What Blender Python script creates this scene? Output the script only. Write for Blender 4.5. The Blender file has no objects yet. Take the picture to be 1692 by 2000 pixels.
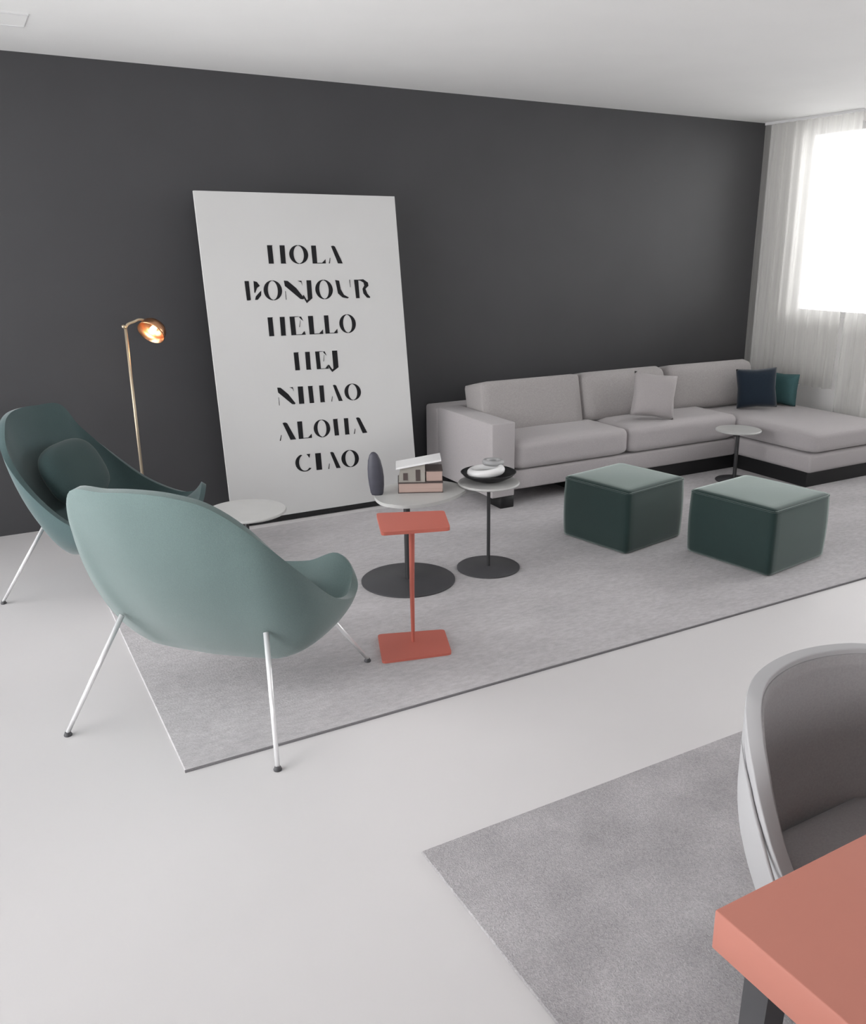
import bpy, bmesh, math, random
from mathutils import Vector, Matrix
random.seed(4)
S = bpy.context.scene
COL = S.collection

# ------------------------------------------------------------------ camera
IW, IH = 1692.0, 2000.0
CX, CY, CAMH = 925.0, 1000.0, 1.60
HORIZ = 478.0
FPX = math.sqrt((3975.0 - CX) * (CX + 116.0) - (CY - HORIZ) ** 2)
PITCH = math.atan((CY - HORIZ) / FPX)
YAW = math.atan((CX + 116.0) / math.hypot(FPX, CY - HORIZ))
FW = Vector((math.sin(YAW) * math.cos(PITCH), math.cos(YAW) * math.cos(PITCH), -math.sin(PITCH)))
RT = Vector((math.cos(YAW), -math.sin(YAW), 0))
UP = RT.cross(FW)
EYE = Vector((0, 0, CAMH))

def ray(px, py): return FW * FPX + RT * (px - CX) + UP * (CY - py)
def atz(px, py, z=0.0):
    d = ray(px, py); return EYE + d * ((z - CAMH) / d.z)
def aty(px, py, y):
    d = ray(px, py); return EYE + d * (y / d.y)
def atx(px, py, x):
    d = ray(px, py); return EYE + d * (x / d.x)

cam = bpy.data.cameras.new('camera')
cam.sensor_fit = 'HORIZONTAL'; cam.sensor_width = 36.0
cam.lens = FPX / IW * 36.0
cam.shift_x = (IW / 2 - CX) / IW
cam.clip_start = 0.02
cob = bpy.data.objects.new('camera', cam); COL.objects.link(cob)
cob.matrix_world = Matrix.Translation(EYE) @ Matrix((RT, UP, -FW)).transposed().to_4x4()
S.camera = cob

# ------------------------------------------------------------------ world, light, exposure
S.view_settings.view_transform = 'Standard'
S.view_settings.look = 'None'
S.view_settings.gamma = 1.0
S.view_settings.use_curve_mapping = False
S.view_settings.exposure = 0.0
wd = bpy.data.worlds.new('overcast_sky'); S.world = wd
wd.use_nodes = True
wd.node_tree.nodes['Background'].inputs[0].default_value = (1.0, 0.955, 0.985, 1)
wd.node_tree.nodes['Background'].inputs[1].default_value = 8.1

def portal(name, loc, rot, sx, sy):
    l = bpy.data.lights.new(name, 'AREA'); l.shape = 'RECTANGLE'; l.size = sx; l.size_y = sy
    l.cycles.is_portal = True
    o = bpy.data.objects.new(name, l); COL.objects.link(o); o.location = loc; o.rotation_euler = rot

# room dimensions
WY, XL, XR, YB, CZ = 5.463, -1.35, 6.02, -2.4, 2.545
WIN_R = (4.22, 5.13, 1.04, 2.48)       # y0, y1, z0, z1 in the right wall
DOOR_R = (0.6, 4.16, 0.06, 2.48)       # glazed balcony door beside it
WIN_L = (1.0, 5.3, 0.05, 2.45)       # in the left wall
portal('sky_portal_right', (XR + 0.15, (WIN_R[0] + WIN_R[1]) / 2, (WIN_R[2] + WIN_R[3]) / 2), (0, math.pi / 2, 0), WIN_R[3] - WIN_R[2], WIN_R[1] - WIN_R[0])
WIN_F = (-1.0, 1.3, 1.10, 2.30)       # x0, x1, z0, z1 in the wall behind the viewer
portal('sky_portal_front', ((WIN_F[0] + WIN_F[1]) / 2, YB - 0.15, (WIN_F[2] + WIN_F[3]) / 2), (math.pi / 2, 0, 0), WIN_F[1] - WIN_F[0], WIN_F[3] - WIN_F[2])
portal('sky_portal_door', (XR + 0.15, (DOOR_R[0] + DOOR_R[1]) / 2, (DOOR_R[2] + DOOR_R[3]) / 2), (0, math.pi / 2, 0), DOOR_R[3] - DOOR_R[2], DOOR_R[1] - DOOR_R[0])
portal('sky_portal_left', (XL - 0.15, (WIN_L[0] + WIN_L[1]) / 2, (WIN_L[2] + WIN_L[3]) / 2), (0, -math.pi / 2, 0), WIN_L[3] - WIN_L[2], WIN_L[1] - WIN_L[0])

# ------------------------------------------------------------------ materials
def mat(name, col, rough=0.6, metal=0.0, spec=0.5, var=0.0, scale=30.0, bump=0.0, bscale=None,
        sheen=0.0, stretch=(1, 1, 1), var2=0.0, scale2=3.0, emit=None, estr=0.0):
    m = bpy.data.materials.new(name); m.use_nodes = True
    nt = m.node_tree; b = nt.nodes['Principled BSDF']
    c = (*col, 1)
    b.inputs['Base Color'].default_value = c
    b.inputs['Roughness'].default_value = rough
    b.inputs['Metallic'].default_value = metal
    b.inputs['Specular IOR Level'].default_value = spec
    if sheen:
        b.inputs['Sheen Weight'].default_value = sheen
        b.inputs['Sheen Roughness'].default_value = 0.45
    if emit:
        b.inputs['Emission Color'].default_value = (*emit, 1)
        b.inputs['Emission Strength'].default_value = estr
    if var or bump or var2:
        tc = nt.nodes.new('ShaderNodeTexCoord')
        mp = nt.nodes.new('ShaderNodeMapping'); mp.inputs['Scale'].default_value = stretch
        nt.links.new(tc.outputs['Object'], mp.inputs[0])
        out = None
        def layer(prev, sc, amt, det):
            n = nt.nodes.new('ShaderNodeTexNoise'); n.inputs['Scale'].default_value = sc
            n.inputs['Detail'].default_value = det
            nt.links.new(mp.outputs[0], n.inputs['Vector'])
            r = nt.nodes.new('ShaderNodeMapRange')
            r.inputs[1].default_value = 0.3; r.inputs[2].default_value = 0.7
            r.inputs[3].default_value = 1 - amt; r.inputs[4].default_value = 1 + amt
            nt.links.new(n.outputs[0], r.inputs[0])
            mx = nt.nodes.new('ShaderNodeVectorMath'); mx.operation = 'SCALE'
            if prev is None: mx.inputs[0].default_value = col
            else: nt.links.new(prev, mx.inputs[0])
            nt.links.new(r.outputs[0], mx.inputs['Scale'])
            return mx.outputs[0], n
        if var: out, _ = layer(out, scale, var, 4)
        if var2: out, _ = layer(out, scale2, var2, 5)
        if out is not None: nt.links.new(out, b.inputs['Base Color'])
        if bump:
            n = nt.nodes.new('ShaderNodeTexNoise'); n.inputs['Scale'].default_value = bscale or scale
            n.inputs['Detail'].default_value = 3
            nt.links.new(mp.outputs[0], n.inputs['Vector'])
            bp = nt.nodes.new('ShaderNodeBump'); bp.inputs['Strength'].default_value = bump
            bp.inputs['Distance'].default_value = 0.004
            nt.links.new(n.outputs[0], bp.inputs['Height']); nt.links.new(bp.outputs[0], b.inputs['Normal'])
    return m

M = {}
M['dark_wall'] = mat('charcoal_paint', (0.060, 0.060, 0.064), 0.5, spec=0.35, var2=0.04, scale2=2.0, bump=0.05, bscale=250)
M['white_wall'] = mat('white_paint', (0.84, 0.83, 0.82), 0.8, spec=0.2, bump=0.04, bscale=200)
M['ceiling'] = mat('ceiling_paint', (0.88, 0.88, 0.87), 0.9, spec=0.1, var2=0.01)
M['floor'] = mat('white_resin', (0.64, 0.625, 0.628), 0.45, spec=0.4, var2=0.025, scale2=1.3)
M['rug'] = mat('grey_wool_rug', (0.50, 0.485, 0.495), 0.95, spec=0.05, var=0.10, scale=70, var2=0.10, scale2=3.5, bump=0.6, bscale=300, stretch=(0.45, 1, 1))
M['rug2'] = mat('grey_pile_rug', (0.42, 0.405, 0.415), 0.95, spec=0.05, var=0.16, scale=170, var2=0.18, scale2=3.5, bump=0.9, bscale=260)
M['rug_edge'] = mat('grey_rug_edge_shade', (0.20, 0.195, 0.20), 0.9, spec=0.05, var=0.1, scale=200)
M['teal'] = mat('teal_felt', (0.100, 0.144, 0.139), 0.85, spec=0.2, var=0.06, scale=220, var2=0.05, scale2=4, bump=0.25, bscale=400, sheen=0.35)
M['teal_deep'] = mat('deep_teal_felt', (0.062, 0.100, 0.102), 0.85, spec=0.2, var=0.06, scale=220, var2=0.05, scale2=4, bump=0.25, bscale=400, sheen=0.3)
M['teal_dark'] = mat('dark_teal_felt', (0.045, 0.075, 0.075), 0.9, spec=0.15, var=0.06, scale=220, bump=0.25, bscale=400, sheen=0.2)
M['ottoman'] = mat('bottle_green_velvet', (0.007, 0.024, 0.022), 0.7, spec=0.3, var=0.06, scale=180, var2=0.08, scale2=5, bump=0.15, bscale=350, sheen=0.75)
M['ottoman'].node_tree.nodes['Principled BSDF'].inputs['Sheen Tint'].default_value = (0.74, 0.84, 0.80, 1)
M['ottoman_top'] = M['ottoman']
M['chrome'] = mat('white_steel', (0.80, 0.80, 0.81), 0.25, metal=0.35, spec=0.6, var2=0.02)
M['dark_metal'] = mat('dark_steel', (0.03, 0.03, 0.032), 0.45, spec=0.5, var2=0.05)
M['base_metal'] = mat('anthracite_steel', (0.055, 0.055, 0.06), 0.5, spec=0.5, var2=0.06, scale2=6)
M['red'] = mat('coral_lacquer', (0.50, 0.135, 0.10), 0.5, spec=0.4, var2=0.03)
M['coral'] = mat('coral_table_lacquer', (0.53, 0.205, 0.155), 0.5, spec=0.4, var2=0.02)
M['sofa'] = mat('light_grey_weave', (0.43, 0.405, 0.41), 0.95, spec=0.1, var=0.07, scale=260, bump=0.35, bscale=420, sheen=0.2)
M['sofa_back'] = mat('warm_grey_weave', (0.37, 0.35, 0.345), 0.95, spec=0.1, var=0.09, scale=220, bump=0.35, bscale=420, sheen=0.2, stretch=(0.4, 1, 1))
M['pillow'] = mat('grey_pillow_cloth', (0.40, 0.375, 0.375), 0.95, spec=0.1, var=0.06, scale=260, bump=0.4, bscale=350, sheen=0.2)
M['navy'] = mat('navy_cloth', (0.018, 0.028, 0.042), 0.9, spec=0.15, var=0.1, scale=200, bump=0.3, bscale=350, sheen=0.2)
M['teal_pillow'] = mat('sea_green_cloth', (0.06, 0.13, 0.135), 0.9, spec=0.15, var=0.1, scale=200, bump=0.3, bscale=350)
M['black'] = mat('black_lacquer', (0.008, 0.008, 0.009), 0.5, spec=0.4, var2=0.05)
M['board'] = mat('white_board', (0.61, 0.61, 0.605), 0.6, spec=0.3, var2=0.012)
M['ink'] = mat('black_ink', (0.006, 0.006, 0.008), 0.6, spec=0.3, var2=0.05)
M['top_grey'] = mat('pale_grey_top', (0.45, 0.45, 0.44), 0.4, spec=0.45, var2=0.04, scale2=8)
M['copper'] = mat('copper', (0.78, 0.40, 0.22), 0.28, metal=1.0, var2=0.05, scale2=20)
M['brass'] = mat('pale_brass', (0.50, 0.42, 0.31), 0.4, metal=0.75, var2=0.04)
M['bulb'] = mat('lit_bulb', (1, 0.8, 0.6), 0.5, emit=(1.0, 0.72, 0.45), estr=4.0, var2=0.01)
M['stone'] = mat('slate_ceramic', (0.052, 0.052, 0.068), 0.5, spec=0.4, var=0.1, scale=30)
M['cover'] = mat('brown_book_cover', (0.075, 0.055, 0.052), 0.6, var2=0.06, scale2=20)
M['pages'] = mat('blush_page_block', (0.44, 0.32, 0.28), 0.8, var=0.12, scale=60, stretch=(0.05, 0.05, 12))
M['house'] = mat('beige_card', (0.33, 0.31, 0.28), 0.7, var2=0.08, scale2=12)
M['white_gloss'] = mat('white_ceramic', (0.78, 0.78, 0.78), 0.25, spec=0.5, var2=0.01)
M['grey_gloss'] = mat('grey_ceramic', (0.34, 0.34, 0.345), 0.35, spec=0.5, var2=0.03)
M['chair_shell'] = mat('light_grey_shell', (0.45, 0.45, 0.46), 0.6, spec=0.35, var2=0.02)
M['chair_felt'] = mat('grey_seat_cloth', (0.36, 0.35, 0.355), 0.9, spec=0.1, var=0.06, scale=220, bump=0.2, bscale=400)
M['frame_white'] = mat('white_window_frame', (0.75, 0.75, 0.75), 0.5, spec=0.4, var2=0.01)

def curtain_mat():
    m = bpy.data.materials.new('sheer_voile'); m.use_nodes = True
    nt = m.node_tree; nt.nodes.clear()
    out = nt.nodes.new('ShaderNodeOutputMaterial')
    d = nt.nodes.new('ShaderNodeBsdfDiffuse'); d.inputs[0].default_value = (0.78, 0.77, 0.74, 1)
    t = nt.nodes.new('ShaderNodeBsdfTranslucent'); t.inputs[0].default_value = (0.80, 0.79, 0.76, 1)
    tr = nt.nodes.new('ShaderNodeBsdfTransparent'); tr.inputs[0].default_value = (1, 1, 1, 1)
    tc = nt.nodes.new('ShaderNodeTexCoord'); n = nt.nodes.new('ShaderNodeTexNoise')
    n.inputs['Scale'].default_value = 40
    mp = nt.nodes.new('ShaderNodeMapping'); mp.inputs['Scale'].default_value = (1, 1, 0.03)
    nt.links.new(tc.outputs['Object'], mp.inputs[0]); nt.links.new(mp.outputs[0], n.inputs['Vector'])
    r = nt.nodes.new('ShaderNodeMapRange'); r.inputs[3].default_value = 0.44; r.inputs[4].default_value = 0.70
    nt.links.new(n.outputs[0], r.inputs[0])
    a = nt.nodes.new('ShaderNodeMixShader'); a.inputs[0].default_value = 0.70
    nt.links.new(d.outputs[0], a.inputs[1]); nt.links.new(t.outputs[0], a.inputs[2])
    b = nt.nodes.new('ShaderNodeMixShader')
    nt.links.new(r.outputs[0], b.inputs[0]); nt.links.new(a.outputs[0], b.inputs[1]); nt.links.new(tr.outputs[0], b.inputs[2])
    nt.links.new(b.outputs[0], out.inputs[0])
    return m
M['voile'] = curtain_mat()

def glass_mat():
    m = bpy.data.materials.new('window_glass'); m.use_nodes = True
    nt = m.node_tree; nt.nodes.clear()
    out = nt.nodes.new('ShaderNodeOutputMaterial')
    tr = nt.nodes.new('ShaderNodeBsdfTransparent'); tr.inputs[0].default_value = (0.96, 0.98, 0.97, 1)
    g = nt.nodes.new('ShaderNodeBsdfGlossy'); g.inputs['Roughness'].default_value = 0.02
    fr = nt.nodes.new('ShaderNodeFresnel'); fr.inputs[0].default_value = 1.45
    mx = nt.nodes.new('ShaderNodeMixShader')
    nt.links.new(fr.outputs[0], mx.inputs[0]); nt.links.new(tr.outputs[0], mx.inputs[1]); nt.links.new(g.outputs[0], mx.inputs[2])
    nt.links.new(mx.outputs[0], out.inputs[0])
    return m
M['glass'] = glass_mat()

# ------------------------------------------------------------------ mesh helpers
def link(name, me, m, parent=None, smooth=False, loc=None, rot=None):
    o = bpy.data.objects.new(name, me); COL.objects.link(o)
    if m: me.materials.append(M[m] if isinstance(m, str) else m)
    if parent: o.parent = parent
    if loc is not None: o.location = loc
    if rot is not None: o.rotation_euler = rot
    if smooth:
        for p in me.polygons: p.use_smooth = True
    return o

def obj(name, bm, m, parent=None, smooth=False, loc=None, rot=None):
    bmesh.ops.recalc_face_normals(bm, faces=bm.faces)
    me = bpy.data.meshes.new(name); bm.to_mesh(me); bm.free()
    return link(name, me, m, parent, smooth, loc, rot)

def autosmooth(o, ang=40):
    for p in o.data.polygons: p.use_smooth = True
    bm = bmesh.new(); bm.from_mesh(o.data)
    for e in bm.edges:
        if len(e.link_faces) == 2 and e.calc_face_angle(0) > math.radians(ang): e.smooth = False
    bm.to_mesh(o.data); bm.free()
    return o

def box(bm, x0, x1, y0, y1, z0, z1, bev=0.0, seg=2):
    r = bmesh.ops.create_cube(bm, size=1.0)
    vs = r['verts']
    for v in vs:
        v.co = Vector(((x0 + x1) / 2 + v.co.x * (x1 - x0), (y0 + y1) / 2 + v.co.y * (y1 - y0), (z0 + z1) / 2 + v.co.z * (z1 - z0)))
    if bev:
        es = list({e for v in vs for e in v.link_edges})
        bmesh.ops.bevel(bm, geom=es, offset=bev, segments=seg, profile=0.5, affect='EDGES')
    return bm

def boxo(name, x0, x1, y0, y1, z0, z1, m, parent=None, bev=0.0, seg=2, loc=None, rot=None):
    o = obj(name, box(bmesh.new(), x0, x1, y0, y1, z0, z1, bev, seg), m, parent, False, loc, rot)
    if bev: autosmooth(o, 50)
    return o

def lathe(bm, prof, n=40, c=(0, 0, 0)):
    rings = []
    for r, z in prof:
        if r < 1e-5: rings.append([bm.verts.new((c[0], c[1], c[2] + z))])
        else: rings.append([bm.verts.new((c[0] + r * math.cos(2 * math.pi * i / n), c[1] + r * math.sin(2 * math.pi * i / n), c[2] + z)) for i in range(n)])
    for a, b in zip(rings, rings[1:]):
        if len(a) == 1 and len(b) == 1: continue
        for i in range(n):
            j = (i + 1) % n
            if len(a) == 1: bm.faces.new((a[0], b[j], b[i]))
            elif len(b) == 1: bm.faces.new((a[i], a[j], b[0]))
            else: bm.faces.new((a[i], a[j], b[j], b[i]))
    return bm

def tube(bm, pts, rad, n=12, cap=True):
    pts = [Vector(p) for p in pts]
    rs = rad if isinstance(rad, (list, tuple)) else [rad] * len(pts)
    rings = []
    up = None
    for i, p in enumerate(pts):
        t = (pts[min(i + 1, len(pts) - 1)] - pts[max(i - 1, 0)]).normalized()
        if up is None:
            up = Vector((0, 0, 1)) if abs(t.z) < 0.9 else Vector((1, 0, 0))
        s = t.cross(up).normalized(); up = s.cross(t).normalized()
        rings.append([bm.verts.new(p + (s * math.cos(2 * math.pi * k / n) + up * math.sin(2 * math.pi * k / n)) * rs[i]) for k in range(n)])
    for a, b in zip(rings, rings[1:]):
        for k in range(n):
            j = (k + 1) % n
            bm.faces.new((a[k], a[j], b[j], b[k]))
    if cap:
        bm.faces.new(rings[0][::-1]); bm.faces.new(rings[-1])
    return bm

def prism(bm, outline, z0, z1):
    a = [bm.verts.new((p[0], p[1], z0)) for p in outline]
    b = [bm.verts.new((p[0], p[1], z1)) for p in outline]
    bm.faces.new(a[::-1]); bm.faces.new(b)
    n = len(a)
    for i in range(n):
        j = (i + 1) % n
        bm.faces.new((a[i], a[j], b[j], b[i]))
    return bm

def catmull(pts, sub, closed=True):
    pts = [Vector(p) for p in pts]; n = len(pts); out = []
    for i in range(n if closed else n - 1):
        if closed: p0, p1, p2, p3 = pts[i - 1], pts[i], pts[(i + 1) % n], pts[(i + 2) % n]
        else: p0, p1, p2, p3 = pts[max(i - 1, 0)], pts[i], pts[i + 1], pts[min(i + 2, n - 1)]
        for k in range(sub):
            t = k / sub
            out.append(0.5 * ((2 * p1) + (p2 - p0) * t + (2 * p0 - 5 * p1 + 4 * p2 - p3) * t * t + (3 * p1 - p0 - 3 * p2 + p3) * t ** 3))
    if not closed: out.append(pts[-1])
    return out

def cushion(w, d, h, n=14, puff=0.18, rnd=0.35, sag=0.0):
    """box of size w x d x h centred on the origin, edges rounded, faces puffed out"""
    bm = bmesh.new()
    bmesh.ops.create_cube(bm, size=2.0)
    bmesh.ops.subdivide_edges(bm, edges=bm.edges[:], cuts=n, use_grid_fill=True)
    r = min(w, d, h) * rnd
    hx, hy, hz = w / 2, d / 2, h / 2
    for v in bm.verts:
        u = v.co.copy()
        p = Vector((u.x * hx, u.y * hy, u.z * hz))
        c = Vector((max(-hx + r, min(hx - r, p.x)), max(-hy + r, min(hy - r, p.y)), max(-hz + r, min(hz - r, p.z))))
        dlt = p - c
        if dlt.length > 1e-7:
            q = dlt / r
            mx = max(abs(q.x), abs(q.y), abs(q.z))
            p = c + dlt.normalized() * r * mx
        fx, fy, fz = (1 - u.x * u.x), (1 - u.y * u.y), (1 - u.z * u.z)
        mn = min(w, d, h)
        if h == mn: p.z *= 1 + puff * fx * fy
        elif d == mn: p.y *= 1 + puff * fx * fz
        else: p.x *= 1 + puff * fy * fz
        v.co = p
    return bm

def pillow(w, t, n=18):
    """square throw pillow in the xz plane, pinched edges"""
    bm = bmesh.new()
    g = {}
    for s in (-1, 1):
        for i in range(n + 1):
            for j in range(n + 1):
                u, v = -1 + 2 * i / n, -1 + 2 * j / n
                edge = i in (0, n) or j in (0, n)
                if edge and s == 1: g[(s, i, j)] = g[(-1, i, j)]; continue
                k = 1 - 0.07 * (1 - abs(v)) * abs(u) ** 3 if abs(u) > abs(v) else 1 - 0.07 * (1 - abs(u)) * abs(v) ** 3
                y = s * t / 2 * ((1 - u ** 4) * (1 - v ** 4)) ** 0.55
                g[(s, i, j)] = bm.verts.new((u * w / 2 * k, y, v * w / 2 * k))
    for s in (-1, 1):
        for i in range(n):
            for j in range(n):
                bm.faces.new((g[(s, i, j)], g[(s, i + 1, j)], g[(s, i + 1, j + 1)], g[(s, i, j + 1)]))
    return bm

def superell(w, d, h, e=0.6, nu=36, nv=18):
    bm = bmesh.new(); rings = []
    sp = lambda v: math.copysign(abs(v) ** e, v)
    for j in range(nv + 1):
        a = -math.pi / 2 + math.pi * j / nv
        if j in (0, nv): rings.append([bm.verts.new((0, 0, h / 2 * (1 if j else -1)))]); continue
        rings.append([bm.verts.new((w / 2 * sp(math.cos(a)) * sp(math.cos(2 * math.pi * i / nu)), d / 2 * sp(math.cos(a)) * sp(math.sin(2 * math.pi * i / nu)), h / 2 * sp(math.sin(a)))) for i in range(nu)])
    for a, b in zip(rings, rings[1:]):
        for i in range(nu):
            k = (i + 1) % nu
            if len(a) == 1: bm.faces.new((a[0], b[k], b[i]))
            elif len(b) == 1: bm.faces.new((a[i], a[k], b[0]))
            else: bm.faces.new((a[i], a[k], b[k], b[i]))
    return bm

def empty(name, loc=(0, 0, 0), rz=0.0):
    o = bpy.data.objects.new(name, None); COL.objects.link(o)
    o.location = loc; o.rotation_euler = (0, 0, rz); o.empty_display_size = 0.1
    return o

def tag(o, label, cat, group=None):
    o['label'] = label; o['category'] = cat
    if group: o['group'] = group
    return o

def struct(o, label=None):
    o['kind'] = 'structure'
    if label: o['label'] = label
    return o

# ------------------------------------------------------------------ room shell
struct(boxo('floor', XL - 0.2, XR + 0.2, YB - 0.2, WY + 0.2, -0.12, 0.0, 'floor'), 'seamless white resin floor')
struct(boxo('ceiling', XL - 0.2, XR + 0.2, YB - 0.2, WY + 0.2, CZ, CZ + 0.12, 'ceiling'), 'plain white ceiling')
struct(boxo('wall_back', XL - 0.2, XR + 0.2, WY, WY + 0.18, 0, CZ, 'dark_wall'), 'charcoal painted wall behind poster and sofa')
bm = bmesh.new()
box(bm, XL - 0.2, WIN_F[0], YB - 0.18, YB, 0, CZ); box(bm, WIN_F[1], XR + 0.2, YB - 0.18, YB, 0, CZ)
box(bm, WIN_F[0], WIN_F[1], YB - 0.18, YB, 0, WIN_F[2]); box(bm, WIN_F[0], WIN_F[1], YB - 0.18, YB, WIN_F[3], CZ)
struct(obj('wall_front', bm, 'white_wall'), 'white wall opposite the charcoal wall')

def wall_with_holes(name, x0, x1, holes, label):
    bm = bmesh.new(); y = YB
    for y0, y1, z0, z1 in holes:
        box(bm, x0, x1, y, y0, 0, CZ)
        box(bm, x0, x1, y0, y1, 0, z0); box(bm, x0, x1, y0, y1, z1, CZ)
        y = y1
    box(bm, x0, x1, y, WY, 0, CZ)
    return struct(obj(name, bm, 'white_wall'), label)
wall_with_holes('wall_right', XR, XR + 0.2, [DOOR_R, WIN_R], 'white window wall behind sheer curtains')
wall_with_holes('wall_left', XL - 0.2, XL, [WIN_L], 'white wall with wide window')
struct(boxo('floor_added_balcony', XR + 0.2, 7.6, -1.0, 7.0, -0.12, 0.0, 'rug2'), 'grey balcony floor added outside below the parapet')
struct(boxo('wall_added_parapet', 7.5, 7.6, -1.0, 7.0, 0.0, 1.02, 'chair_shell'), 'grey parapet added outside to dim the lower glazing')  # parapet and its slab added to cut daylight through the lower glazing

def window(name, x0, x1, hole, panes, label):
    y0, y1, z0, z1 = hole
    e = empty(name, ((x0 + x1) / 2, (y0 + y1) / 2, z0)); struct(e, label)
    t = 0.05
    xm = (x0 + x1) / 2
    def part(nm, a, b, c, d, hw, mm):
        bm = box(bmesh.new(), xm - hw, xm + hw, a, b, c, d)
        for v in bm.verts: v.co -= e.location
        return obj(nm, bm, mm, e)
    part('window_frame', y0, y1, z0, z0 + t, 0.03, 'frame_white'); part('window_frame', y0, y1, z1 - t, z1, 0.03, 'frame_white')
    for k in range(panes + 1):
        yy = y0 + (y1 - y0 - t) * k / panes
        part('mullion', yy, yy + t, z0 + t, z1 - t, 0.03, 'frame_white')
    for k in range(panes):
        a = y0 + (y1 - y0 - t) * k / panes + t; b = y0 + (y1 - y0 - t) * (k + 1) / panes
        part('pane', a, b, z0 + t, z1 - t, 0.004, 'glass')
window('door_1', XR + 0.08, XR + 0.14, DOOR_R, 3, 'glazed balcony door behind sheer curtains')
window('window_1', XR + 0.08, XR + 0.14, WIN_R, 1, 'bright window behind sheer curtains')
w3 = struct(empty('window_3', ((WIN_F[0] + WIN_F[1]) / 2, YB - 0.1, WIN_F[2])), 'window opposite the charcoal wall')
fw_, fh_ = WIN_F[1] - WIN_F[0], WIN_F[3] - WIN_F[2]
for z in (0, fh_ - 0.05): boxo('window_frame', -fw_ / 2, fw_ / 2, -0.03, 0.03, z, z + 0.05, 'frame_white', w3)
for k in range(5):
    xx = -fw_ / 2 + (fw_ - 0.05) * k / 4
    boxo('mullion', xx, xx + 0.05, -0.03, 0.03, 0.05, fh_ - 0.05, 'frame_white', w3)
    if k < 4: boxo('pane', xx + 0.05, xx + (fw_ - 0.05) / 4, -0.004, 0.004, 0.05, fh_ - 0.05, 'glass', w3)
window('window_2', XL - 0.14, XL - 0.08, WIN_L, 4, 'wide window in the side wall')

# recessed slot diffuser in the ceiling
d0, d1 = atz(42, 50, CZ), atz(30, 26, CZ)
sl = empty('ceiling_slot_vent', (d0.x - 0.25, (d0.y + d1.y) / 2, CZ))
tag(sl, 'slim white slot vent set in the white ceiling', 'vent')
hw = abs(d0.y - d1.y) / 2
boxo('frame', -0.26, 0.26, -hw - 0.012, -hw, -0.006, 0.0, 'frame_white', sl)
boxo('frame', -0.26, 0.26, hw, hw + 0.012, -0.006, 0.0, 'frame_white', sl)
boxo('slat', -0.26, 0.26, -hw, hw, -0.003, 0.0, 'ceiling', sl)

# ------------------------------------------------------------------ curtains
def curtain(name, y0, y1, x, z0, z1, folds, amp, seed, label):
    rnd = random.Random(seed)
    n = folds * 10
    ph = [rnd.uniform(-0.7, 0.7) for _ in range(folds + 2)]
    am = [rnd.uniform(0.55, 1.2) for _ in range(folds + 2)]
    bm = bmesh.new(); rows = []
    nz = 10
    for k in range(nz + 1):
        z = z0 + (z1 - z0) * k / nz
        row = []
        for i in range(n + 1):
            f = i / n * folds
            j = int(f); fr = f - j
            a = am[j] * (1 - fr) + am[j + 1] * fr; p = ph[j] * (1 - fr) + ph[j + 1] * fr
            loose = 1.0 - 0.35 * k / nz
            xx = amp * a * loose * math.sin(2 * math.pi * f + p + 0.25 * math.sin(k * 0.6 + j))
            row.append(bm.verts.new((xx, (y1 - y0) * i / n - (y1 - y0) / 2, z - z0)))
        rows.append(row)
    for a, b in zip(rows, rows[1:]):
        for i in range(n): bm.faces.new((a[i], a[i + 1], b[i + 1], b[i]))
    e = empty(name, (x, (y0 + y1) / 2, z0))
    tag(e, label, 'curtain', 'sheer window curtains')
    obj('fabric', bm, 'voile', e, True)
    boxo('heading_rail', -0.012, 0.012, -(y1 - y0) / 2, (y1 - y0) / 2, z1 - z0, CZ - z0, 'frame_white', e)
    return e
curtain('sheer_curtain', 4.52, 5.44, 5.93, 0.50, CZ - 0.02, 9, 0.028, 1, 'short off-white sheer curtain hanging in the corner by the charcoal wall')
curtain('sheer_curtain', 2.4, 4.46, 5.90, 0.03, CZ - 0.02, 18, 0.028, 2, 'long white sheer curtain hanging beside the chaise end of the sofa')
curtain('sheer_curtain', -1.7, 2.3, 5.90, 0.03, CZ - 0.02, 34, 0.028, 3, 'wide white sheer curtain along the window wall beyond the sofa')

# ------------------------------------------------------------------ rugs
RZ = 0.008
def rug(name, x0, x1, y0, y1, m, label):
    e = empty(name, (x0, y0, 0)); tag(e, label, 'rug')
    bm = box(bmesh.new(), 0, x1 - x0, 0.006, y1 - y0, 0.0, RZ, 0.003, 1)
    obj('pile', bm, m, e)
    obj('edge_shade', box(bmesh.new(), 0, x1 - x0, 0, 0.006, 0, RZ - 0.001), 'rug_edge', e)  # dark strip: shadow line of the rug's thickness, put in as colour
    return e
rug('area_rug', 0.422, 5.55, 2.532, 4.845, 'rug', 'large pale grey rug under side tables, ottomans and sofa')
rug('area_rug', 0.893, 3.2, -1.2, 1.815, 'rug2', 'grey low-pile rug under the coral dining table')

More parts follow.
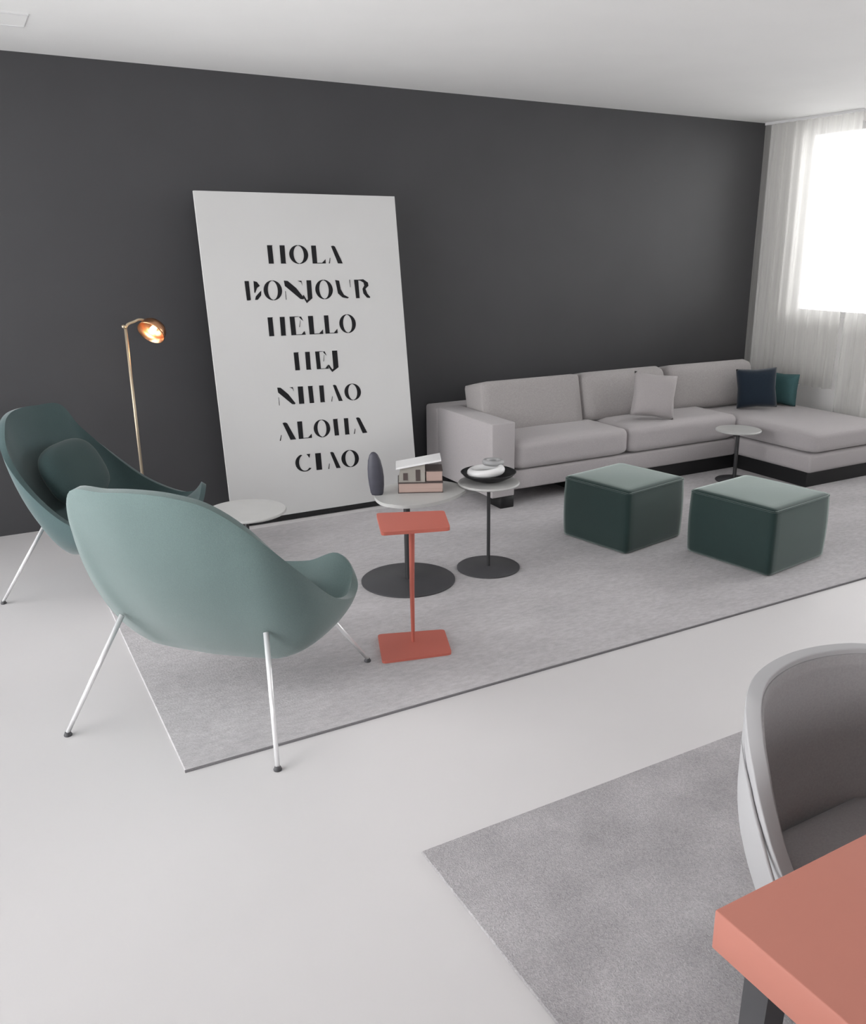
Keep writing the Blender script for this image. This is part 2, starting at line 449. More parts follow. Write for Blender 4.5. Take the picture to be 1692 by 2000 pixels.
# ------------------------------------------------------------------ poster
PB_Y, PT_Y, PT_Z = 4.93, 5.18, 1.885
PX0, PX1 = 1.243, 2.462
pr = empty('poster_board', ((PX0 + PX1) / 2, PB_Y, 0))
tag(pr, 'tall white board of greetings in black stencil letters, standing by the charcoal wall', 'poster')
pn = Vector((0, -(PT_Z), (PT_Y - PB_Y))).normalized()      # facing the room
pv = Vector((0, PT_Y - PB_Y, PT_Z)).normalized(); PL = Vector((0, PT_Y - PB_Y, PT_Z)).length
PO = Vector((PX0, PB_Y, 0.0))
def slab(bm, u0, u1, v0, v1, w0, w1):
    vs = []
    for w in (w0, w1):
        for (u, v) in ((u0, v0), (u1, v0), (u1, v1), (u0, v1)):
            vs.append(bm.verts.new(PO + Vector((u, 0, 0)) + pv * v + pn * w - pr.location))
    for f in ((0, 1, 2, 3), (7, 6, 5, 4), (0, 4, 5, 1), (1, 5, 6, 2), (2, 6, 7, 3), (3, 7, 4, 0)):
        bm.faces.new([vs[i] for i in f])
    return bm
W_ = PX1 - PX0
obj('panel', slab(bmesh.new(), 0, W_, 0.035, PL, -0.018, 0.0), 'board', pr)
obj('base_rail', slab(bmesh.new(), 0.01, W_ - 0.01, 0.004, 0.035, -0.03, 0.002), 'black', pr)
for u in (0.15, W_ - 0.2):
    bm = bmesh.new()
    a = PO + Vector((u, 0, 0)) + pv * 1.3 - pn * 0.02 - pr.location
    tube(bm, [a, Vector((a.x, 5.40 - pr.location.y, 0.006))], 0.012, 8)
    obj('strut', bm, 'black', pr)

# letters, unit box: u right, v up; polygons or rings
def ell(cx, cy, rx, ry, n=28, a0=0, a1=360):
    return [(cx + rx * math.cos(math.radians(a0 + (a1 - a0) * i / n)), cy + ry * math.sin(math.radians(a0 + (a1 - a0) * i / n))) for i in range(n + 1)]
def crescent(cx, cy, rx, ry, irx, iry, off, a0, a1, n=20):
    o = ell(cx, cy, rx, ry, n, a0, a1); i = ell(cx + off, cy, irx, iry, n, a0, a1)
    return ('strip', o, i)
GL = {
 'I': [[(0, 0), (1, 0), (1, 1), (0, 1)]],
 'H': [[(0.02, 0), (0.30, 0), (0.28, 0.95), (0.31, 1), (0, 1)], [(0.70, 0), (1, 0), (0.97, 0.05), (0.98, 1), (0.70, 1)]],
 'O': [crescent(0.5, 0.5, 0.5, 0.52, 0.27, 0.485, 0, 92, 268), crescent(0.5, 0.5, 0.5, 0.52, 0.27, 0.485, 0, -88, 88)],
 'L': [[(0.02, 0), (0.36, 0), (0.36, 1), (0, 1)], [(0.36, 0), (1, 0), (1, 0.035), (0.36, 0.035)], [(0.72, 0.035), (1, 0.035), (1, 0.24)]],
 'A': [[(0.26, 0.98), (0.42, 1.0), (0.54, 0.95), (1, 0), (0.66, 0)], [(0, 0), (0.06, 0), (0.14, 0.30), (0.11, 0.32)]],
 'N': [[(0, 1), (0.2, 0.98), (0.62, 0.60), (1, 0.06), (0.95, 0), (0.8, 0.02), (0.03, 0.72)], [(0.03, 0), (0.06, 0), (0.045, 0.45), (0.025, 0.45)], [(0.72, 0.98), (0.92, 0.98), (0.96, 0.74), (0.9, 0.9)]],
 'J': [[(0.5, 1), (1, 1), (1, 0.05), (0.5, 0.2)], [(1, 0.05), (0.35, -0.2), (0.0, 0.12), (0.0, 0.22), (0.1, 0.22), (0.38, -0.05), (0.5, 0.0), (0.5, 0.2)]],
 'B': [[(0, 1), (0.26, 1), (0.30, 0.02), (0.2, 0), (0.06, 0)], [(0.55, 1), (0.75, 0.95), (0.92, 0.74), (0.74, 0.64), (0.6, 0.38), (0.55, 0.4)], [(0.98, 0.5), (0.95, 0.25), (0.72, 0.02), (0.56, 0.02), (0.62, 0.2), (0.8, 0.36)]],
 'U': [[(0, 1), (0.26, 0.96), (0.32, 0.5), (0.5, 0.2), (0.82, 0.05), (0.72, 0.0), (0.4, 0.06), (0.12, 0.28), (0.06, 0.7)], [(0.95, 0.6), (0.97, 0.6), (0.97, 1), (0.93, 1)]],
 'R': [[(0.04, 0), (0.28, 0), (0.28, 1), (0, 1)], [(0.28, 1), (0.62, 1.02), (0.92, 0.84), (0.94, 0.66), (0.72, 0.5), (0.82, 0.24), (1, 0.05), (0.96, 0), (0.78, 0.02), (0.56, 0.25), (0.52, 0.5), (0.66, 0.68), (0.62, 0.84), (0.42, 0.94), (0.28, 0.96)]],
 'E': [[(0.03, 0), (0.36, 0), (0.33, 1), (0, 1)], [(0.62, 0.98), (0.78, 0.98), (0.9, 0.74), (0.74, 0.86)], [(0.33, 0.96), (0.62, 0.98), (0.62, 1), (0.33, 1)], [(0.36, 0), (1, 0), (0.92, 0.2), (0.72, 0.03), (0.36, 0.03)], [(0.6, 0.42), (0.64, 0.42), (0.72, 0.78), (0.7, 0.78)]],
 'C': [crescent(0.55, 0.5, 0.55, 0.52, 0.34, 0.47, 0.02, 108, 318), [(0.72, 1), (0.95, 1), (0.88, 0.76), (0.8, 0.9)]],
}
WORDS = [  # text, y_top at xa, y_top at xb, y_bot at xa, y_bot at xb, letters (char, px0, px1)
 ('HOLA', 479, 480, 515, 514.5, [('H', 523, 558), ('O', 565, 602), ('L', 609, 635), ('A', 641, 668)]),
 ('BONJOUR', 549, 546, 587, 582, [('B', 479, 511), ('O', 515, 551), ('N', 556, 593), ('J', 591, 609), ('O', 616, 650), ('U', 656, 686), ('R', 693, 722)]),
 ('HELLO', 620, 614, 657, 649, [('H', 524, 558), ('E', 567, 596), ('L', 603, 630), ('L', 634, 658), ('O', 663, 695)]),
 ('HEJ', 688.5, 684.5, 723.5, 719, [('H', 575, 607), ('E', 617, 641), ('J', 640, 660)]),
 ('NIHAO', 757, 749, 792, 780, [('N', 543, 576), ('I', 583, 593), ('H', 603, 634), ('A', 646, 668), ('O', 673, 705)]),
 ('ALOHA', 826, 814, 861, 845, [('A', 545, 577), ('L', 582, 608), ('O', 613, 645), ('H', 652, 682), ('A', 690, 716)]),
 ('CIAO', 889, 878, 922, 910, [('C', 577, 609), ('I', 617, 628), ('A', 640, 664), ('O', 667, 701)]),
]
def on_poster(px, py, w):
    d = ray(px, py); t = (PO - EYE).dot(pn) / d.dot(pn)
    return EYE + d * t + pn * w - pr.location
for text, ta, tb, ba, bb, letters in WORDS:
    xa, xb = letters[0][1], letters[-1][2]
    bm = bmesh.new()
    for ch, x0, x1 in letters:
        polys = []
        for poly in GL[ch]:
            if poly[0] == 'strip':
                polys += [[poly[1][i], poly[1][i + 1], poly[2][i + 1], poly[2][i]] for i in range(len(poly[1]) - 1)]
            else: polys.append(poly)
        for poly in polys:
            top, bot = [], []
            for u, v in poly:
                x = x0 + (x1 - x0) * u
                k = (x - xa) / (xb - xa)
                yt = ta + (tb - ta) * k; yb = ba + (bb - ba) * k
                y = yb + (yt - yb) * v
                x += 3.0 * (0.5 - v)
                top.append(bm.verts.new(on_poster(x, y, 0.0016))); bot.append(bm.verts.new(on_poster(x, y, 0.0002)))
            try:
                bm.faces.new(top); bm.faces.new(bot[::-1])
            except ValueError: pass
            n = len(top)
            for i in range(n):
                j = (i + 1) % n
                bm.faces.new((top[i], top[j], bot[j], bot[i]))
    bm.normal_update()
    bmesh.ops.triangulate(bm, faces=[f for f in bm.faces if len(f.verts) > 4])
    o = obj('lettering', bm, 'ink', pr); o['label'] = 'black stencil word ' + text

# ------------------------------------------------------------------ sofa
so = empty('corner_sofa', (4.2, 4.9, 0)); tag(so, 'pale grey corner sofa with chaise against the charcoal wall', 'sofa')
SL = so.location
def spart(name, x0, x1, y0, y1, z0, z1, m, bev=0.015, seg=3):
    return boxo(name, x0 - SL.x, x1 - SL.x, y0 - SL.y, y1 - SL.y, z0, z1, m, so, bev, seg)
spart('seat_base', 2.90, 4.86, 4.475, 5.16, 0.11, 0.232, 'sofa')
spart('chaise_base', 4.86, 5.70, 3.80, 5.16, 0.11, 0.243, 'sofa', 0.03, 4)
spart('armrest', 2.733, 2.90, 4.45, 5.16, 0.085, 0.555, 'sofa', 0.008, 3)
spart('backrest', 2.733, 5.70, 5.16, 5.34, 0.11, 0.55, 'sofa', 0.02, 3)
spart('plinth', 3.45, 4.88, 4.50, 5.25, RZ, 0.11, 'black', 0.0)
spart('plinth', 4.88, 5.66, 3.835, 5.25, RZ, 0.11, 'black', 0.0)
spart('foot', 2.80, 2.90, 4.455, 4.60, RZ, 0.085, 'black', 0.004, 1)
spart('foot', 2.80, 2.90, 5.15, 5.30, 0.0, 0.11, 'black', 0.004, 1)
def scush(name, w, d, h, c, rot=(0, 0, 0), m='sofa', puff=0.1, rnd=0.3):
    return obj(name, cushion(w, d, h, 12, puff, rnd), m, so, True, Vector(c) - SL, rot)
scush('seat_cushion', 0.925, 0.62, 0.19, (3.372, 4.772, 0.327), puff=0.05, rnd=0.28)
scush('seat_cushion', 1.02, 0.62, 0.19, (4.349, 4.772, 0.327), puff=0.05, rnd=0.28)
scush('chaise_cushion', 0.855, 1.36, 0.145, (5.285, 4.47, 0.316), puff=0.03, rnd=0.28)
scush('back_cushion', 0.80, 0.24, 0.35, (3.31, 4.965, 0.548), (math.radians(-13), 0, 0), 'sofa_back', 0.06, 0.10)
scush('back_cushion', 0.80, 0.24, 0.35, (4.12, 4.965, 0.555), (math.radians(-13), 0, math.radians(1)), 'sofa_back', 0.16, 0.30)
scush('back_cushion', 0.88, 0.24, 0.35, (4.98, 4.965, 0.55), (math.radians(-13), 0, math.radians(-1)), 'sofa_back', 0.14, 0.28)

# throw pillows
def pil(name, w, t, c, rot, m, label):
    o = obj(name, pillow(w, t), m, None, True, c, rot)
    return tag(o, label, 'cushion')
p = aty(1277, 783, 4.62) + Vector((0, 0, 0.038))
pil('throw_pillow', 0.31, 0.15, p, (math.radians(-16), math.radians(7), math.radians(-28)), 'pillow', 'grey throw pillow propped on the sofa seat against the back cushions')
p = aty(1478, 758, 4.66)
pil('throw_pillow', 0.30, 0.13, p, (math.radians(-10), math.radians(-4), math.radians(-38)), 'navy', 'dark navy throw pillow standing in the sofa corner')
p = atx(1527, 770, 5.56) + Vector((0, 0, 0.042))
pil('throw_pillow', 0.25, 0.12, p, (math.radians(-6), 0, math.radians(-72)), 'teal_pillow', 'sea green throw pillow behind the navy one')

# ------------------------------------------------------------------ ottomans
def ottoman(loc, rz, w, d, h, label, seed):
    e = empty('ottoman', loc, rz); tag(e, label, 'ottoman', 'green cube ottomans')
    bm = cushion(w, d, h, 16, 0.0, 0.045)
    rnd = random.Random(seed)
    for v in bm.verts:
        v.co.z += h / 2
        k = v.co.z / h
        v.co.x *= 1 + 0.02 * math.sin(math.pi * k); v.co.y *= 1 + 0.02 * math.sin(math.pi * k)
        if k > 0.9: v.co.z += 0.008 * (1 - (2 * v.co.x / w) ** 2) * (1 - (2 * v.co.y / d) ** 2)
    obj('body', bm, 'ottoman', e, True)
    # welt seam round the top
    pts = []
    r = 0.02
    hx, hy = w / 2 * 1.001, d / 2 * 1.001
    for cx, cy, a in ((hx - r, hy - r, 0), (-hx + r, hy - r, 90), (-hx + r, -hy + r, 180), (hx - r, -hy + r, 270)):
        for i in range(5):
            t = math.radians(a + 90 * i / 4); pts.append((cx + r * math.cos(t), cy + r * math.sin(t), h - 0.014))
    pts.append(pts[0])
    obj('welt', tube(bmesh.new(), pts, 0.004, 6, False), 'ottoman', e, True)
    return e
ottoman((3.545, 3.065, RZ), math.radians(8.5), 0.51, 0.51, 0.352, 'bottle green cube ottoman standing nearer the white floor, corner towards the rug edge', 1)
ottoman((3.125, 3.665, RZ), math.radians(11), 0.49, 0.46, 0.352, 'bottle green cube ottoman between the round side table and the sofa', 2)

# ------------------------------------------------------------------ side tables
def disc_profile(r, z0, z1, b=0.003):
    return [(0, z0), (r - b, z0), (r, z0 + b), (r, z1 - b), (r - b, z1), (0, z1)]
TZ = 0.45
def side_table(c, topz, r_base, r_pole, label, top_bm=None, r_top=0.2, base=True, thick=0.014, group=None):
    e = empty('side_table', (c[0], c[1], RZ)); tag(e, label, 'side table', group)
    z = topz - RZ
    if top_bm is None:
        top_bm = lathe(bmesh.new(), disc_profile(r_top, z - thick, z, 0.004), 48)
    autosmooth(obj('table_top', top_bm, 'top_grey', e), 40)
    autosmooth(obj('pole', lathe(bmesh.new(), [(0, 0.008), (r_pole, 0.008), (r_pole, z - thick), (0, z - thick)], 20), 'dark_metal', e), 40)
    autosmooth(obj('base', lathe(bmesh.new(), [(0, 0), (r_base, 0), (r_base, 0.006), (r_base - 0.004, 0.009), (r_pole * 1.2, 0.011), (0, 0.011)], 56), 'base_metal', e), 40)
    autosmooth(obj('collar', lathe(bmesh.new(), [(0, z - thick - 0.012), (r_pole * 2.2, z - thick - 0.012), (r_pole * 2.2, z - thick), (0, z - thick)], 20), 'dark_metal', e), 40)
    return e
cb = atz(798, 1136)
outl_px = [(732, 970), (745, 981), (770, 986), (800, 987), (840, 983), (878, 973), (902, 962), (912, 953), (898, 945), (860, 939), (800, 940), (755, 948), (736, 960)]
ol = [atz(x, y, TZ) - Vector((cb.x, cb.y, 0)) for x, y in outl_px]
ol = [(p.x, p.y) for p in catmull([(p.x, p.y, 0) for p in ol], 4)]
tb = prism(bmesh.new(), ol, TZ - RZ - 0.016, TZ - RZ)
side_table((cb.x, cb.y), TZ, 0.232, 0.016, 'side table with curved slim top on a black post and wide dark disc foot', tb, thick=0.016)
rb = atz(954, 1111)
side_table((rb.x, rb.y), 0.466, 0.162, 0.009, 'small round side table with thin black pole holding the bowl', r_top=0.155, thick=0.012)
lt = atz(480, 996, TZ)
side_table((lt.x, lt.y), TZ, 0.16, 0.010, 'round pale side table in front of the poster, beside the green armchair', r_top=0.182, thick=0.012)
st = aty(1443, 838, 4.22)
side_table((st.x, st.y), st.z, 0.13, 0.013, 'small round side table tucked into the inner corner of the sofa', r_top=0.155, thick=0.014)

# coral pedestal table
RC = Vector((1.459, 2.986, RZ))
rt_ = empty('pedestal_table', RC); tag(rt_, 'coral red pedestal table with square top and matching square foot', 'side table')
def rquad(pxs, z, w0, w1, rad=0.018):
    pts = [atz(x, y, z) for x, y in pxs]
    pts = [Vector((p.x - RC.x, p.y - RC.y, 0)) for p in pts]
    out = []
    n = len(pts)
    for i in range(n):
        p, a, b = pts[i], pts[i - 1], pts[(i + 1) % n]
        da, db = (a - p).normalized(), (b - p).normalized()
        for k in range(5):
            t = k / 4
            q0, q1 = p + da * rad, p + db * rad
            out.append((q0 * (1 - t) ** 2 + p * 2 * t * (1 - t) + q1 * t * t))
    return prism(bmesh.new(), [(q.x, q.y) for q in out], w0, w1)
obj('table_top', rquad([(735, 1002), (868, 997), (880, 1030), (745, 1040)], 0.55, 0.536 - RZ, 0.55 - RZ), 'red', rt_)
obj('base', rquad([(738, 1243), (868, 1233), (883, 1279), (747, 1297)], RZ, 0.0, 0.010), 'red', rt_)
bm = bmesh.new()
tube(bm, [(0.0, 0.01, 0.010), (0.0, 0.01, 0.25), (0.0, 0.0, 0.536 - RZ)], [0.007, 0.010, 0.012], 12)
autosmooth(obj('pole', bm, 'red', rt_), 40)

# things on the curved table
v0 = atz(737, 966, TZ)
bm = bmesh.new()
prof = [(0, 0), (0.026, 0.0), (0.031, 0.012), (0.036, 0.05), (0.038, 0.09), (0.036, 0.13), (0.030, 0.17), (0.020, 0.197), (0.010, 0.208), (0, 0.211)]
lathe(bm, prof, 32)
for v in bm.verts:
    v.co.y *= 0.62
    v.co.x += -0.012 * (v.co.z / 0.21) ** 1.5
tag(obj('vase', bm, 'stone', None, True, v0, (0, 0, math.radians(-28))), 'slate egg-shaped vase standing on the curved table before the poster', 'vase')

bl, br = atz(778, 964, TZ), atz(866, 962, TZ)
dirx = (br - bl); BW = dirx.length; ba = math.atan2(dirx.y, dirx.x)
def book(loc, rz, w, d, h, label, cover='cover', group=None):
    e = empty('book', loc, rz); tag(e, label, 'book', group)
    t = 0.004
    boxo('cover', 0, w, 0, d, 0, t, cover, e); boxo('cover', 0, w, 0, d, h - t, h, cover, e)
    boxo('spine', 0, w, d - t, d, t, h - t, cover, e)
    boxo('page_block', 0.004, w - 0.003, 0.003, d - t, t, h - t, 'pages', e)
    return e
book(bl, ba, BW, 0.15, 0.052, 'thick brown book with blush page edges lying under the model house')
ux = Vector((math.cos(ba), math.sin(ba), 0)); uy = Vector((-math.sin(ba), math.cos(ba), 0))
zt = TZ + 0.052
book(bl + ux * (BW * 0.613) + uy * 0.012 + Vector((0, 0, 0.052)), ba, BW * 0.385, 0.13, 0.055, 'small thick dark brown book lying beside the model house')
# model house with slanted roof
hs = empty('model_house', bl + ux * 0.004 + uy * 0.012 + Vector((0, 0, 0.052)), ba)
tag(hs, 'small beige model house with slanted white roof on top of the book', 'ornament')
hwid, hd, hl, hr = BW * 0.585, 0.10, 0.072, 0.092
bm = bmesh.new()
pts = [(0, 0), (hwid, 0), (hwid, hr), (0.012, hl)]
a = [bm.verts.new((x, 0, z)) for x, z in pts]; b = [bm.verts.new((x, hd, z)) for x, z in pts]
bm.faces.new(a); bm.faces.new(b[::-1])
for i in range(4): bm.faces.new((a[i], a[(i + 1) % 4], b[(i + 1) % 4], b[i]))
obj('walls', bm, 'house', hs)
boxo('window', 0.022, 0.044, -0.002, 0.0, 0.010, 0.046, 'cover', hs)
boxo('door', 0.082, 0.104, -0.002, 0.0, 0.006, 0.062, 'cover', hs)
sl_ = (hr - hl) / (hwid - 0.012)
bm = bmesh.new()
x0, x1 = -0.012, hwid + 0.078
zz = lambda x: hl + (x - 0.012) * sl_ + 0.0005
vs = []
for y in (-0.02, hd + 0.02):
    for x in (x0, x1):
        for dz in (0, 0.009): vs.append(bm.verts.new((x, y, zz(x) + dz)))
for f in ((0, 2, 3, 1), (4, 5, 7, 6), (0, 1, 5, 4), (2, 6, 7, 3), (1, 3, 7, 5), (0, 4, 6, 2)): bm.faces.new([vs[i] for i in f])
obj('roof', bm, 'white_gloss', hs)

# bowl with ceramic pieces on the small table
bc = Vector((rb.x, rb.y, 0.466)) + Vector((0.01, 0.02, 0))
bw = tag(empty('bowl', bc), 'shallow black dish on the small round table', 'bowl')
pr_ = [(0, 0.0), (0.055, 0.0), (0.09, 0.012), (0.125, 0.030), (0.140, 0.046), (0.136, 0.048), (0.12, 0.034), (0.085, 0.018), (0.05, 0.008), (0, 0.008)]
obj('dish', lathe(bmesh.new(), pr_, 48), 'black', bw, True)
def chain_link(loc, rx, ry, r, rot, m, label, a0=0, a1=360):
    bm = bmesh.new(); n = 36
    pts = [(rx * math.cos(math.radians(a0 + (a1 - a0) * i / n)), ry * math.sin(math.radians(a0 + (a1 - a0) * i / n)), 0) for i in range(n + 1)]
    tube(bm, pts, r, 12, a1 - a0 < 359)
    return tag(obj('ceramic_ring', bm, m, None, True, loc, rot), label, 'ornament')
chain_link(bc + Vector((-0.022, -0.012, 0.055)), 0.075, 0.052, 0.021, (math.radians(4), math.radians(-6), math.radians(-25)), 'white_gloss', 'glossy white ceramic ring lying in the black dish')
chain_link(bc + Vector((0.035, 0.012, 0.089)), 0.050, 0.036, 0.014, (math.radians(3), math.radians(4), math.radians(20)), 'grey_gloss', 'grey ceramic ring leaning on the white ring in the dish')

# ------------------------------------------------------------------ floor lamp
LY = 5.10
lp = aty(245, 640, LY)
lm = tag(empty('floor_lamp', (lp.x, LY, 0)), 'slim brass floor lamp with lit copper shade behind the dark green armchair', 'lamp')
autosmooth(obj('base', lathe(bmesh.new(), [(0, 0), (0.12, 0), (0.12, 0.010), (0.115, 0.014), (0.01, 0.016), (0, 0.016)], 40), 'brass', lm), 40)
obj('pole', tube(bmesh.new(), [(0, 0, 0.014), (0, 0, lp.z)], 0.0085, 12), 'brass', lm, True)
L0 = Vector((lp.x, LY, 0))
hc = aty(298, 645, LY) - L0
axis_down = Vector((-0.58, -0.52, -0.60)).normalized()      # the shade's mouth opens down towards the room
arm_px = [(245, 640), (250, 633), (262, 628), (276, 624)]
apts = catmull([aty(x, y, LY) - L0 for x, y in arm_px] + [hc - axis_down * 0.052], 4, False)
obj('arm', tube(bmesh.new(), apts, 0.007, 10), 'brass', lm, True)
obj('joint', tube(bmesh.new(), [apts[0] + Vector((-0.008, -0.012, 0.006)), apts[0] + Vector((-0.008, 0.012, 0.006))], 0.010, 10), 'brass', lm, True)
# shade: dome whose mouth opens down towards the room
bm = bmesh.new()
sp = [(0.002, 0.052), (0.030, 0.050), (0.055, 0.038), (0.068, 0.018), (0.073, -0.010), (0.075, -0.022), (0.072, -0.022), (0.066, 0.014), (0.052, 0.033), (0.028, 0.045), (0.002, 0.047)]
lathe(bm, sp, 36)
rotq = axis_down.to_track_quat('-Z', 'Y').to_euler()
sh = obj('shade', bm, 'copper', lm, True, hc + Vector((0.0, 0.0, 0.0)), rotq)
sh.scale = (1.02, 1.02, 1.0)
bulb = obj('bulb', lathe(bmesh.new(), [(0, -0.012), (0.012, -0.008), (0.018, 0.004), (0.016, 0.018), (0.010, 0.030), (0, 0.034)], 20), 'bulb', lm, True, hc, rotq)
pl = bpy.data.lights.new('lamp_light', 'POINT'); pl.energy = 0.45; pl.color = (1, 0.72, 0.46); pl.shadow_soft_size = 0.015
plo = bpy.data.objects.new('lamp_light', pl); COL.objects.link(plo); plo.parent = lm; plo.location = hc + axis_down * 0.03

# ------------------------------------------------------------------ lounge armchairs
RIM_R = [  # local: x forward, y left, z up; right half from front centre to back centre
 (0.445, 0.00, 0.362), (0.445, -0.15, 0.378), (0.415, -0.290, 0.440), (0.350, -0.378, 0.372),
 (0.200, -0.425, 0.365), (0.010, -0.435, 0.440), (-0.170, -0.410, 0.590), (-0.300, -0.345, 0.735), (-0.370, -0.230, 0.847), (-0.405, -0.12, 0.886), (-0.415, 0.0, 0.894)]
TIP_L = (-0.362, 0.268, 0.868)
def armchair(loc, rz, m, label, foot_z):
    e = empty('lounge_armchair', loc, rz); tag(e, label, 'armchair', 'green lounge armchairs')
    left = [(x, -y, z) for x, y, z in RIM_R[1:-1]][::-1]
    left[1] = TIP_L; left[2] = (-0.300, 0.34, 0.745)
    rim = catmull(RIM_R + left, 6)
    n = len(rim)
    rings = 14
    bm = bmesh.new(); g = []
    for k in range(rings + 1):
        t = k / rings
        row = []
        for p in rim:
            bot = Vector((-0.06 + 0.05 * p.x, 0.60 * p.y, 0.212 + 0.02 * abs(p.y)))
            back = max(0.0, min(1.0, (0.33 - p.x) / 0.16))
            outw = Vector((p.x + 0.05, p.y * 1.2, -0.25)).normalized()
            ctrl = (p + bot) / 2 + outw * (0.01 + 0.095 * back)
            side = max(0.0, min(1.0, (p.x + 0.20) / 0.25))
            ctrl = ctrl.lerp(Vector((p.x * 0.80 - 0.01, p.y * 0.99, 0.262 + 0.05 * max(0, p.x))), side)
            row.append(bm.verts.new(p * (1 - t) ** 2 + ctrl * 2 * t * (1 - t) + bot * t * t))
        g.append(row)
    for a, b in zip(g, g[1:]):
        for i in range(n):
            j = (i + 1) % n
            bm.faces.new((a[i], b[i], b[j], a[j]))
    last = g[-1]; half = n // 2
    for i in range(half):
        q = [last[i], last[i + 1], last[(n - i - 1) % n], last[(n - i) % n]]
        u = []
        for v in q:
            if v not in u: u.append(v)
        if len(u) > 2: bm.faces.new(u)
    sh = obj('shell', bm, m, e, True)
    md = sh.modifiers.new('thickness', 'SOLIDIFY'); md.thickness = 0.028; md.offset = -1
    bv = sh.modifiers.new('rim', 'BEVEL'); bv.width = 0.010; bv.segments = 3; bv.limit_method = 'ANGLE'; bv.angle_limit = math.radians(50)
    obj('seat_cushion', cushion(0.36, 0.42, 0.06, 12, 0.25, 0.45), m, e, True, (0.10, 0, 0.352), (0, math.radians(-9), 0))
    obj('back_cushion', superell(0.13, 0.47, 0.33, 0.7), 'teal_dark', e, True, (-0.150, 0, 0.575), (0, math.radians(-27), 0))
    for sx, sy in ((-1, -1), (-1, 1), (1, -1), (1, 1)):
        fz = foot_z[(sx, sy)] - loc[2]
        topx, topy, topz = (-0.185, 0.275 * sy, 0.375) if sx < 0 else (0.20, 0.30 * sy, 0.30)
        fx, fy = 0.384 * sx, 0.393 * sy
        bm = tube(bmesh.new(), [(topx, topy, topz), (fx, fy, fz + 0.012)], [0.0095, 0.0075], 12)
        lg = obj('leg', bm, 'chrome', e, True)
        autosmooth(obj('glide', lathe(bmesh.new(), [(0, 0), (0.013, 0), (0.014, 0.004), (0.009, 0.014), (0, 0.015)], 16, (fx, fy, fz)), 'base_metal', lg), 40)
    for sy in (-1, 1):
        obj('strut', tube(bmesh.new(), [(0.05, 0.335 * sy, 0.25), (0.05, 0.345 * sy, 0.345)], 0.008, 10), 'chrome', e, True)
        obj('frame_rail', tube(bmesh.new(), [(0.05, 0.335 * sy, 0.252), (0.13, 0.318 * sy, 0.268), (0.20, 0.30 * sy, 0.292)], 0.006, 10), 'dark_metal', e, True)
    return e
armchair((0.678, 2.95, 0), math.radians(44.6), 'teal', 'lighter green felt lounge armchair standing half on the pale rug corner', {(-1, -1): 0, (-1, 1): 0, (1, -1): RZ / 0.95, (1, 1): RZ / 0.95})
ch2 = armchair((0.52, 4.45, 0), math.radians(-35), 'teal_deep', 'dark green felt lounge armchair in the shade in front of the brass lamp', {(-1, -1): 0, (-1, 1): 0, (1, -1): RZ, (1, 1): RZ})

ch2.scale = (0.95, 0.95, 0.95)

# ------------------------------------------------------------------ dining table
dt = atz(1397, 1777, 0.75)
tbx = tag(empty('dining_table', (dt.x, dt.y, RZ)), 'coral lacquered dining table on dark steel legs', 'table')
TX, TY, TH = 1.55, 0.95, 0.062
boxo('table_top', 0, TX, -TY, 0, 0.75 - TH - RZ, 0.75 - RZ, 'coral', tbx, 0.002, 2)
hz = 0.75 - TH - RZ
def leg(x, y, ix, iy):
    bm = bmesh.new()
    s0, s1 = 0.042, 0.030
    a = [bm.verts.new((x + u * s0 / 2, y + v * s0 / 2, hz)) for u, v in ((-1, -1), (1, -1), (1, 1), (-1, 1))]
    b = [bm.verts.new((x - ix * 0.03 + u * s1 / 2, y - iy * 0.01 + v * s1 / 2, 0)) for u, v in ((-1, -1), (1, -1), (1, 1), (-1, 1))]
    bm.faces.new(a); bm.faces.new(b[::-1])
    for i in range(4): bm.faces.new((a[i], b[i], b[(i + 1) % 4], a[(i + 1) % 4]))
    obj('leg', bm, 'base_metal', tbx)
for x, y, ix, iy in ((0.06, -0.05, 1, 0), (TX - 0.06, -0.05, -1, 0), (0.06, -TY + 0.05, 1, 0), (TX - 0.06, -TY + 0.05, -1, 0)): leg(x, y, ix, iy)
boxo('apron', 0.05, 0.07, -TY + 0.07, -0.07, hz - 0.02, hz, 'dark_metal', tbx)
boxo('apron', TX - 0.07, TX - 0.05, -TY + 0.07, -0.07, hz - 0.02, hz, 'dark_metal', tbx)
boxo('apron', 0.08, TX - 0.08, -0.06, -0.04, hz - 0.02, hz, 'dark_metal', tbx)
boxo('apron', 0.08, TX - 0.08, -TY + 0.04, -TY + 0.06, hz - 0.02, hz, 'dark_metal', tbx)

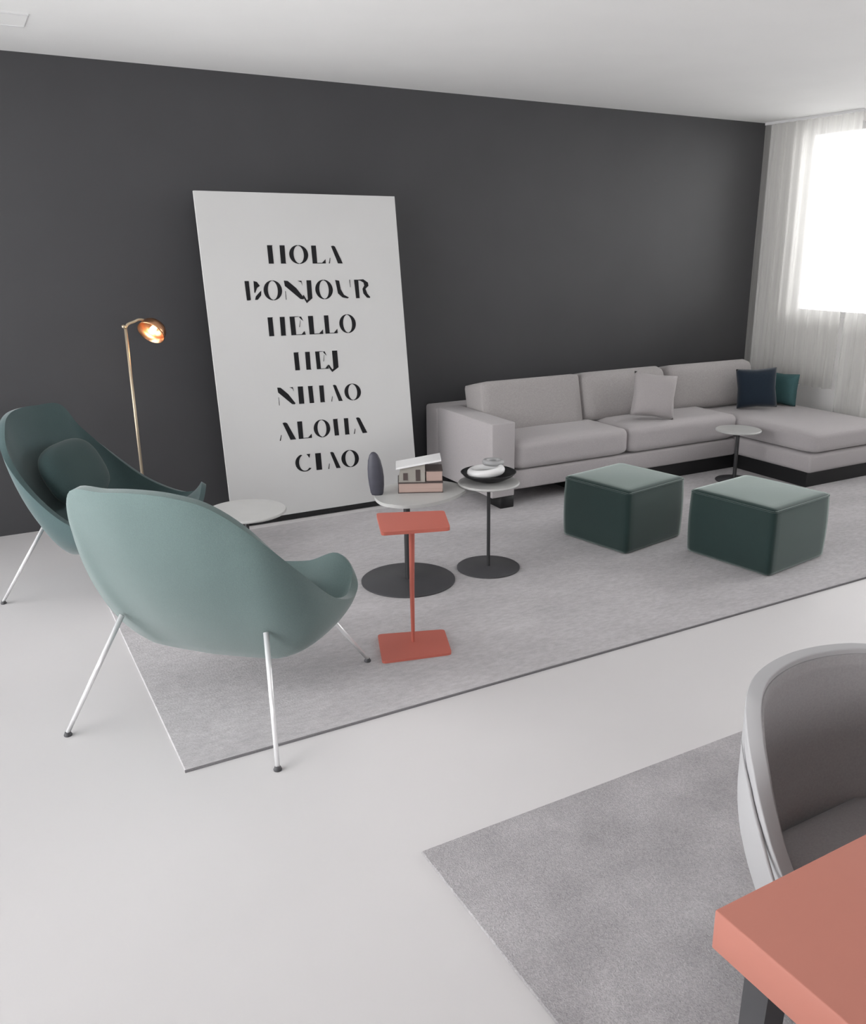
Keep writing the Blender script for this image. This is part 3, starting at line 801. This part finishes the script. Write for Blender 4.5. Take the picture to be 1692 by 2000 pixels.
# ------------------------------------------------------------------ tub chair
tc_ = tag(empty('tub_chair', (1.432, 0.860, RZ)), 'light grey moulded tub chair pushed up to the coral dining table', 'chair')
def tub_rim(t):
    t = abs(t)
    ks = [(0, 0.776), (0.3, 0.774), (0.45, 0.768), (0.58, 0.735), (0.70, 0.685), (0.82, 0.61), (0.93, 0.52), (1.0, 0.45)]
    for (a, za), (b, zb) in zip(ks, ks[1:]):
        if t <= b: return za + (zb - za) * (t - a) / (b - a) - RZ
    return 0.47 - RZ
def tub(rx=0.305, ry=0.25, inset=0.0, drop=0.0):
    bm = bmesh.new(); g = []
    na, nz = 48, 14
    for k in range(nz + 1):
        v = k / nz
        row = []
        for i in range(na + 1):
            t = -1 + 2 * i / na
            ang = math.radians(90 + t * 100)
            z0 = 0.335
            z = z0 + (tub_rim(t) - drop - z0) * v
            f = 0.79 + 0.21 * math.sin(min(1, (z - z0) / 0.26) * math.pi / 2)
            row.append(bm.verts.new(((rx - inset) * f * math.cos(ang), (ry - inset) * f * math.sin(ang), z)))
        g.append(row)
    for a, b in zip(g, g[1:]):
        for i in range(na): bm.faces.new((a[i], a[i + 1], b[i + 1], b[i]))
    return bm
sh = obj('shell', tub(), 'chair_shell', tc_, True)
md = sh.modifiers.new('thickness', 'SOLIDIFY'); md.thickness = 0.030; md.offset = -1
bv = sh.modifiers.new('rim', 'BEVEL'); bv.width = 0.011; bv.segments = 4; bv.limit_method = 'ANGLE'; bv.angle_limit = math.radians(50)
ln = obj('lining', tub(inset=0.0275, drop=0.011), 'chair_felt', tc_, True)
md = ln.modifiers.new('thickness', 'SOLIDIFY'); md.thickness = 0.008; md.offset = -1
bm = lathe(bmesh.new(), [(0, 0.305), (0.17, 0.305), (0.225, 0.32), (0.236, 0.345), (0.23, 0.37), (0, 0.37)], 40)
for v in bm.verts: v.co.y *= 0.88
obj('seat', bm, 'chair_shell', tc_, True, (0, -0.01, 0))
obj('seat_cushion', cushion(0.36, 0.36, 0.06, 10, 0.2, 0.45), 'chair_felt', tc_, True, (0, -0.02, 0.395))
# raised seam along the outer edge of the shell
for sg in (-1, 1):
    pts = []
    for i in range(14):
        t = sg * (0.55 + 0.42 * i / 13); ang = math.radians(90 + t * 100)
        pts.append((0.309 * math.cos(ang), 0.254 * math.sin(ang), tub_rim(t) - 0.045 + 0.02 * i / 13))
    obj('seam', tube(bmesh.new(), pts, [0.001 + 0.003 * min(1, i / 5) for i in range(14)], 8), 'chair_shell', tc_, True)
for sx in (-1, 1):
    for sy in (-1, 1):
        obj('leg', tube(bmesh.new(), [(0.12 * sx, -0.02 + 0.12 * sy, 0.31), (0.14 * sx, -0.02 + 0.14 * sy, 0.0)], [0.014, 0.010], 12), 'dark_metal', tc_, True)
